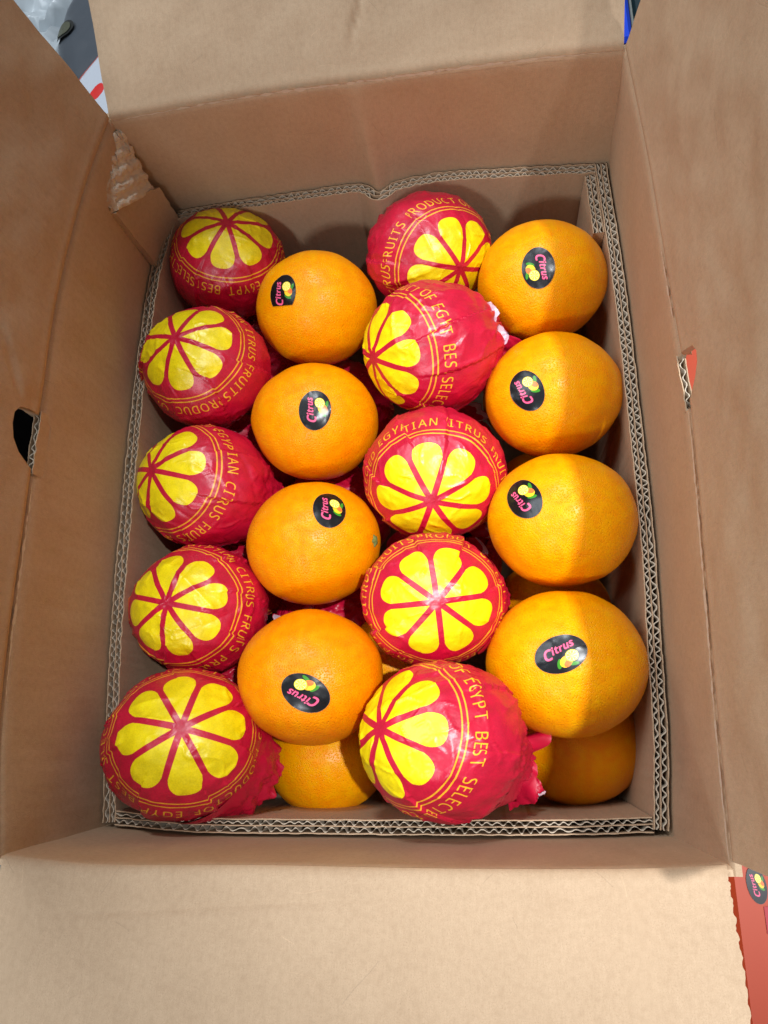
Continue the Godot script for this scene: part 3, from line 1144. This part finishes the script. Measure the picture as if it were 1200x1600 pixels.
func build_fruit() -> void:
	var pm := [peel_mat(Color(0.92, 0.405, 0.0), 1), peel_mat(Color(0.91, 0.37, 0.0), 2), peel_mat(Color(0.93, 0.43, 0.0), 3), peel_mat(Color(0.90, 0.325, 0.0), 4)]
	var g := "bare oranges with black oval stickers"
	var a := [
		[-0.0434, -0.0193, -0.1235, 0.0391, -0.342, 0.910, 0.233, 0.109, 0.285, -0.952, 0, "farthest orange of the left middle row, its black sticker cut straight"],
		[-0.0423, -0.0204, -0.0404, 0.0391, 0.212, 0.952, 0.222, 0.066, 0.213, -0.975, 1, "second orange from the far end of the left middle row, sticker standing upright"],
		[-0.0406, -0.0185, 0.0415, 0.0392, 0.416, 0.856, -0.308, -0.020, -0.330, -0.944, 1, "third orange from the far end of the left middle row, sticker high at its right"],
		[-0.0347, 0.0016, 0.1231, 0.0382, 0.153, 0.948, 0.278, -0.819, 0.280, -0.502, 3, "nearest orange of the left middle row, its sticker lying upside down"],
		[0.1070, -0.0151, -0.1267, 0.0394, -0.118, 0.931, 0.346, 0.056, -0.341, 0.938, 0, "farthest orange of the right row, in the far right corner of the box"],
		[0.1086, -0.0143, -0.0456, 0.0394, -0.425, 0.857, 0.290, -0.347, 0.142, -0.927, 0, "second orange from the far end of the right row, light fleck on its side"],
		[0.1079, -0.0060, 0.0364, 0.0396, -0.545, 0.832, -0.105, -0.390, -0.363, -0.846, 2, "third orange from the far end of the right row, tilted sticker at its upper left"],
		[0.1046, -0.0073, 0.1164, 0.0405, -0.141, 0.989, -0.033, 0.917, 0.118, -0.382, 2, "largest orange nearest in the right row, its sticker readable from the front"],
	]
	for i in a.size():
		var q = a[i]
		orange(Vector3(q[0], q[1], q[2]), q[3], pm[q[10]], q[11], i, g, q.slice(4, 10), -0.62 if i == 0 else -2.0)
	# those that peep out of the layer below
	var b := [
		[-0.0405, -0.0690, 0.1665, 0.0370, 2, "orange of the lower layer in front under the nearest left middle orange"],
		[0.1130, -0.0690, 0.1570, 0.0385, 1, "orange of the lower layer in the shade under the largest right orange"],
		[0.0010, -0.0800, 0.1120, 0.0370, 2, "orange of the lower layer glimpsed between the two middle rows near the front"],
	]
	var rl := ["orange of the lower layer glimpsed behind the farthest right row orange", "orange of the lower layer between the first and second right row oranges", "orange of the lower layer between the second and third right row oranges", "orange of the lower layer between the third and nearest right row oranges"]
	for k in 4: b.append([0.1070, -0.102, [-0.165, -0.086, -0.004, 0.076][k], 0.0385, 3, rl[k]])
	for i in b.size():
		var q = b[i]
		orange(Vector3(q[0], q[1], q[2]), q[3], pm[q[4]], q[5], 20 + i, "oranges of the lower layer")
	var w := [
		[-0.1111, -0.0232, -0.1692, 0.0389, 0.296, 0.944, -0.148, 181, "red paper wrapped orange in the far left corner of the box"],
		[-0.1150, -0.0082, -0.0782, 0.0397, -0.102, 0.995, -0.020, 268, "second wrapped orange from the far end of the left edge row"],
		[-0.1146, -0.0192, 0.0013, 0.0400, -0.459, 0.889, 0.001, 310, "middle wrapped orange of the left edge row, a wide smooth fold on its right"],
		[-0.1112, -0.0188, 0.0806, 0.0394, -0.091, 0.994, 0.064, 260, "fourth wrapped orange from the far end of the left edge row"],
		[-0.1056, 0.0014, 0.1582, 0.0411, 0.317, 0.928, -0.197, 213, "large wrapped orange in the near left corner with loose paper at its side"],
		[0.0339, -0.0169, -0.1585, 0.0394, 0.526, 0.462, 0.714, 89, "farthest wrapped orange of the right middle row, by the far wall of the box"],
		[0.0355, -0.0053, -0.0789, 0.0411, -0.803, 0.476, 0.359, 82, "wrapped orange second from far in right middle row, pale paper at its right"],
		[0.0353, -0.0121, 0.0027, 0.0408, 0.008, 0.746, 0.665, 222, "crumpled wrapped orange in the middle of the right middle row, flower facing the viewer"],
		[0.0334, -0.0040, 0.0806, 0.0381, 0.125, 0.972, 0.198, 107, "fourth wrapped orange of the right middle row with a torn crease across one petal"],
		[0.0385, 0.0166, 0.1556, 0.0400, -0.663, 0.735, -0.141, 95, "nearest wrapped orange of the right middle row with a gathered paper end sticking out"],
	]
	var wl := ["first and second", "second and third", "third and fourth", "fourth and nearest"]
	for k in 4: w.append([-0.110, -0.091, [-0.124, -0.040, 0.040, 0.116][k], 0.0385, 0.3, -0.9, 0.3, k * 77.0, "lower wrapped orange glimpsed between the %s of the left edge row" % wl[k]])
	for k in 3: w.append([-0.0420, -0.090, [-0.080, 0.004, 0.086][k], 0.0385, 0.4, -0.8, -0.3, k * 50.0 + 20.0, "lower wrapped orange glimpsed between the %s bare oranges, left middle row" % wl[k].replace("fourth", "nearest")])
	for k in 3: w.append([0.0340, -0.090, [-0.120, -0.038, 0.042][k], 0.0385, -0.3, -0.85, 0.3, k * 60.0 + 10.0, "lower wrapped orange glimpsed between the %s of the right middle row" % wl[k]])
	var tails := {5: [0.010, 0.008], 6: [0.012, 0.012], 7: [0.012, 0.012], 9: [0.012, 0.013, Vector3(0.3, 0.0, 0.2)]}
	for i in w.size():
		var q = w[i]
		var rr: float = q[3]
		wrapped(Vector3(q[0], q[1], q[2]), rr * 0.992, Vector3(q[4], q[5], q[6]), q[7], q[8], i, tails.get(i, [0.008, 0.010]))
	loose_fold(get_node("wrapped_orange_004"), Vector3(0, 0.0411 * FLAT_WRAP.y, 0), 0.0411, Vector3(0.86, 0, 0.51).normalized(), 0.020, 1.0, 3)
	loose_fold(get_node("wrapped_orange_002"), Vector3(0, 0.0400 * FLAT_WRAP.y, 0), 0.0400, Vector3(0.95, 0, 0.2).normalized(), 0.017, 0.9, 5)
	loose_fold(get_node("wrapped_orange_007"), Vector3(0, 0.0408 * FLAT_WRAP.y, 0), 0.0408, Vector3(0.85, 0, -0.5).normalized(), 0.012, 0.8, 7)
	loose_fold(get_node("wrapped_orange_008"), Vector3(0, 0.0390 * FLAT_WRAP.y, 0), 0.0390, Vector3(0.95, 0, 0.1).normalized(), 0.012, 0.8, 9)
	loose_fold(get_node("wrapped_orange_009"), Vector3(0, 0.0400 * FLAT_WRAP.y, 0), 0.0400, Vector3(0.93, 0, 0.36).normalized(), 0.016, 0.75, 17)
	paper_corner(get_node("wrapped_orange_009"), Vector3(0.066, -0.004, 0.159), Vector3(0.071, -0.030, 0.193), Vector3(0.0850, -0.016, 0.1680), Vector3(0.0910, -0.031, 0.1860), 11)
	paper_corner(get_node("wrapped_orange_006"), Vector3(0.0680, 0.004, -0.101), Vector3(0.0735, -0.010, -0.070), Vector3(0.0745, 0.012, -0.0985), Vector3(0.0825, 0.006, -0.0725), 13, true)
	# the green stalk end on the third orange of the left middle row
	var so := get_node("orange_002")
	var sd := Vector3(0.97, 0.24, 0.06).normalized()
	var ks := Kit.new()
	var sp := PackedVector3Array()
	var stx := PackedVector2Array()
	var ea := sd.cross(Vector3.UP).normalized()
	var eb := sd.cross(ea)
	for j in 7:
		for i in 25:
			var an := TAU * (i % 24) / 24.0
			var rr := j / 6.0
			var star := 1.0 + 0.22 * cos(an * 5.0)
			sp.append(Vector3(0, 0.0392 * FLAT.y, 0) + sd * FLAT * 0.0392 + sd * (0.0012 - 0.0014 * rr * rr) + (ea * cos(an) + eb * sin(an)) * rr * star * 0.0034)
			stx.append(Vector2(an, rr))
	ks.sheet(sp, stx, 24, 6, sd)
	part("stalk_end", ks, mat(Color(0.16, 0.20, 0.05), 0.6), so)

# a free corner of the paper that lies out beside the fruit, its tip turned to the pale back
func paper_corner(o: Node3D, a: Vector3, b: Vector3, c: Vector3, d: Vector3, sd: int, pale := false) -> void:
	var f := noise(750 + sd, 1.6)
	var k := Kit.new()
	var kp := Kit.new()
	var n := (c - a).cross(b - a).normalized()
	if n.y < 0.0: n = -n
	for w in 2:
		var p := PackedVector3Array()
		var t := PackedVector2Array()
		for j in 31:
			for i in 31:
				var u := i / 30.0
				var v := j / 30.0
				if w == 1:
					u = lerpf(0.72, 1.0, u)
					v = lerpf(0.80, 1.0, v)
				var q := a.lerp(b, u).lerp(c.lerp(d, u), v)
				q += n * (0.0026 * sin(u * 11.0 + v * 2.0 + sd) * (0.4 + 0.6 * v) + 0.003 * f.get_noise_2d(u * 1.5, v * 1.5) + 0.003 * sin(v * PI))
				q += (c - a) * 0.16 * f.get_noise_1d(u * 3.0 + 5.0) * v
				if w == 1: q += n * 0.0007
				p.append(q - o.position)
				t.append(Vector2(u, v))
		(k if w == 0 else kp).sheet(p, t, 30, 30, n)
	var m := part("paper_corner", k, M.pale if pale else M.tail, o, "pale lilac back of the paper" if pale else "")
	part("paper_back", kp, M.pale, m)

func build_neighbours() -> void:
	# orange-red carton at the right, lower than this one, with black ovals printed on its lid
	var rc := thing("red_carton", "orange-red printed carton with black oval emblems beside the near right corner", "carton", Vector3(0.45, -0.30, 0.20))
	var k := Kit.new()
	k.box(Vector3(0, 0.14, -0.07), Vector3(0.544, 0.28, 0.76), Basis(), 0.003)
	var rm := mat(Color(0.50, 0.055, 0.012), 0.5)
	part("carton_body", k, rm, rc)
	for e in [[-0.2590, 0.0250, 0.12], [-0.12, 0.10, 0.2], [-0.05, -0.1, 0.4]]:
		var q := Kit.new()
		var pts := PackedVector3Array()
		var t := PackedVector2Array()
		var bs := Basis(Vector3.UP, e[2] + PI / 2)
		for j in 9:
			for i in 33:
				var an := TAU * (i % 32) / 32.0
				var x := cos(an) * j / 8.0
				var y := sin(an) * j / 8.0
				pts.append(Vector3(e[0], 0.2806, e[1]) + bs * Vector3(x * 0.0086, 0, -y * 0.0046))
				t.append(Vector2(0.5 + 0.5 * x, 0.5 - 0.5 * y))
		q.sheet(pts, t, 32, 8, Vector3.UP)
		part("printed_emblem", q, M.sticker, rc)
	var kbk := Kit.new()
	kbk.quad(Vector3(-0.2570, 0.2806, 0.0345), Vector3(-0.22, 0.2806, 0.0335), Vector3(-0.22, 0.2806, 0.048), Vector3(-0.2570, 0.2806, 0.0465), Vector3.UP)
	part("printed_block", kbk, mat(Color(0.45, 0.006, 0.02), 0.45), rc)
	# blue plastic crate and a dark one behind the far right corner
	var bc := thing("blue_crate", "bright blue plastic crate behind the far right corner", "crate", Vector3(0.10, -0.30, -0.46))
	var kb := Kit.new()
	kb.box(Vector3(0, 0.125, 0), Vector3(0.187, 0.25, 0.20), Basis(), 0.003)
	part("crate_wall", kb, mat(Color(0.008, 0.075, 0.85), 0.35), bc)
	var dc := thing("dark_crate", "dark green crate with a pale rim beside the blue crate", "crate", Vector3(0.29, -0.30, -0.48))
	var kd := Kit.new()
	kd.box(Vector3(0.002, 0.115, 0), Vector3(0.182, 0.23, 0.24), Basis(), 0.003)
	part("crate_wall", kd, mat(Color(0.01, 0.035, 0.045), 0.45), dc)
	var kr := Kit.new()
	kr.box(Vector3(-0.0915, 0.118, 0), Vector3(0.002, 0.236, 0.24), Basis(), 0.0004)
	part("rim", kr, mat(Color(0.35, 0.38, 0.34), 0.5), dc)
	# things behind the far left corner
	var gb := thing("grey_pouch", "dark grey rounded pouch with an oval emblem behind the far left corner", "bag", Vector3(-0.315, -0.30, -0.605))
	var km := Kit.new()
	var pts2 := PackedVector3Array()
	var t2 := PackedVector2Array()
	var crump := noise(801, 12.0)
	for j in 31:
		for i in 61:
			var an := TAU * (i % 60) / 60.0
			var rr := j / 30.0
			var h := 0.15 * pow(maxf(0.0, 1.0 - pow(rr, 6.0)), 0.4)
			var q := Vector3(cos(an) * rr * 0.098, h, sin(an) * rr * 0.13)
			q += Vector3(crump.get_noise_3dv(q), crump.get_noise_3dv(q + Vector3.ONE), crump.get_noise_3dv(q * 1.3)) * 0.006
			pts2.append(q)
			t2.append(Vector2(an, rr))
	km.sheet(pts2, t2, 60, 30, Vector3.UP)
	part("pouch_body", km, mat(Color(0.075, 0.088, 0.105), 0.38), gb)
	var ke := Kit.new()
	var ki := Kit.new()
	for w in 2:
		var pe := PackedVector3Array()
		var te := PackedVector2Array()
		for j in 7:
			for i in 33:
				var an := TAU * (i % 32) / 32.0
				var rr := j / 6.0 * (1.0 if w == 0 else 0.74)
				var ex := -0.064 + cos(an) * rr * 0.016 + sin(an) * rr * 0.004
				var ez := 0.012 + sin(an) * rr * 0.013
				var er := Vector2(ex / 0.098, ez / 0.13).length()
				var eh := 0.15 * pow(maxf(0.0, 1.0 - pow(er, 6.0)), 0.4)
				eh += crump.get_noise_3dv(Vector3(ex, eh, ez) + Vector3.ONE) * 0.006
				pe.append(Vector3(ex, eh + 0.0034 + w * 0.0008, ez))
				te.append(Vector2(an, rr))
		(ke if w == 0 else ki).sheet(pe, te, 32, 6, Vector3.UP)
	var em := part("emblem", ke, mat(Color(0.02, 0.022, 0.02), 0.4), gb)
	part("emblem_face", ki, mat(Color(0.09, 0.095, 0.06), 0.45), em)
	var sv := thing("silver_film", "crumpled shiny silver film lying behind the grey pouch", "film", Vector3(-0.52, -0.30, -0.66))
	var kv := Kit.new()
	var p3 := PackedVector3Array()
	var t3 := PackedVector2Array()
	for j in 61:
		for i in 41:
			var x := (i / 40.0 - 0.5) * 0.34
			var z := (j / 60.0 - 0.5) * 0.44
			var y := 0.09 + 0.018 * sin(z * 75.0 + 4.0 * crump.get_noise_2d(x, z)) + 0.03 * crump.get_noise_2d(x * 0.6, z * 0.6 + 4.0)
			p3.append(Vector3(x, y, z))
			t3.append(Vector2(x, z))
	kv.sheet(p3, t3, 40, 60, Vector3.UP)
	part("film_sheet", kv, mat(Color(0.5, 0.55, 0.58), 0.3), sv)
	var wp := thing("white_packet", "white paper packet with red dots beside the torn far left corner", "packet", Vector3(-0.30, -0.30, -0.46))
	var kw := Kit.new()
	var p4 := PackedVector3Array()
	var t4 := PackedVector2Array()
	var away := Vector3(0.62, 0, -0.785)
	var near := Vector3(0.785, 0, 0.62)
	for j in 41:
		for i in 41:
			var a := i / 20.0 - 1.0
			var b := j / 40.0
			var edge := minf(minf(1.0 - absf(a), b), 1.0 - b)
			var c := Vector3(-0.040, 0.0, -0.046) + away * a * 0.13 + near * b * 0.13
			c.y = 0.165 * smoothstep(0.0, 0.02, edge) - 0.010 * absf(a - 0.25 + 0.3 * b) + 0.004 * crump.get_noise_2d(c.x * 1.4, c.z * 1.4) - 0.02 * b
			p4.append(c)
			t4.append(Vector2(i / 40.0, b))
	kw.sheet(p4, t4, 40, 40, Vector3.UP)
	var dots := Image.create(256, 256, false, Image.FORMAT_RGB8)
	dots.fill(Color(0.78, 0.80, 0.84))
	for y in 256:
		for x in 256:
			for d in [[124, 56, 11], [88, 142, 11], [60, 40, 11], [190, 140, 11], [200, 50, 11], [40, 190, 11], [150, 210, 11]]:
				if Vector2(x - d[0], y - d[1]).length() < d[2]: dots.set_pixel(x, y, Color(0.86, 0.12, 0.10))
			if y < 9: dots.set_pixel(x, y, Color(0.90, 0.45, 0.42))
	var wm := mat(Color.WHITE, 0.45)
	wm.albedo_texture = tex(dots)
	part("packet_body", kw, wm, wp)

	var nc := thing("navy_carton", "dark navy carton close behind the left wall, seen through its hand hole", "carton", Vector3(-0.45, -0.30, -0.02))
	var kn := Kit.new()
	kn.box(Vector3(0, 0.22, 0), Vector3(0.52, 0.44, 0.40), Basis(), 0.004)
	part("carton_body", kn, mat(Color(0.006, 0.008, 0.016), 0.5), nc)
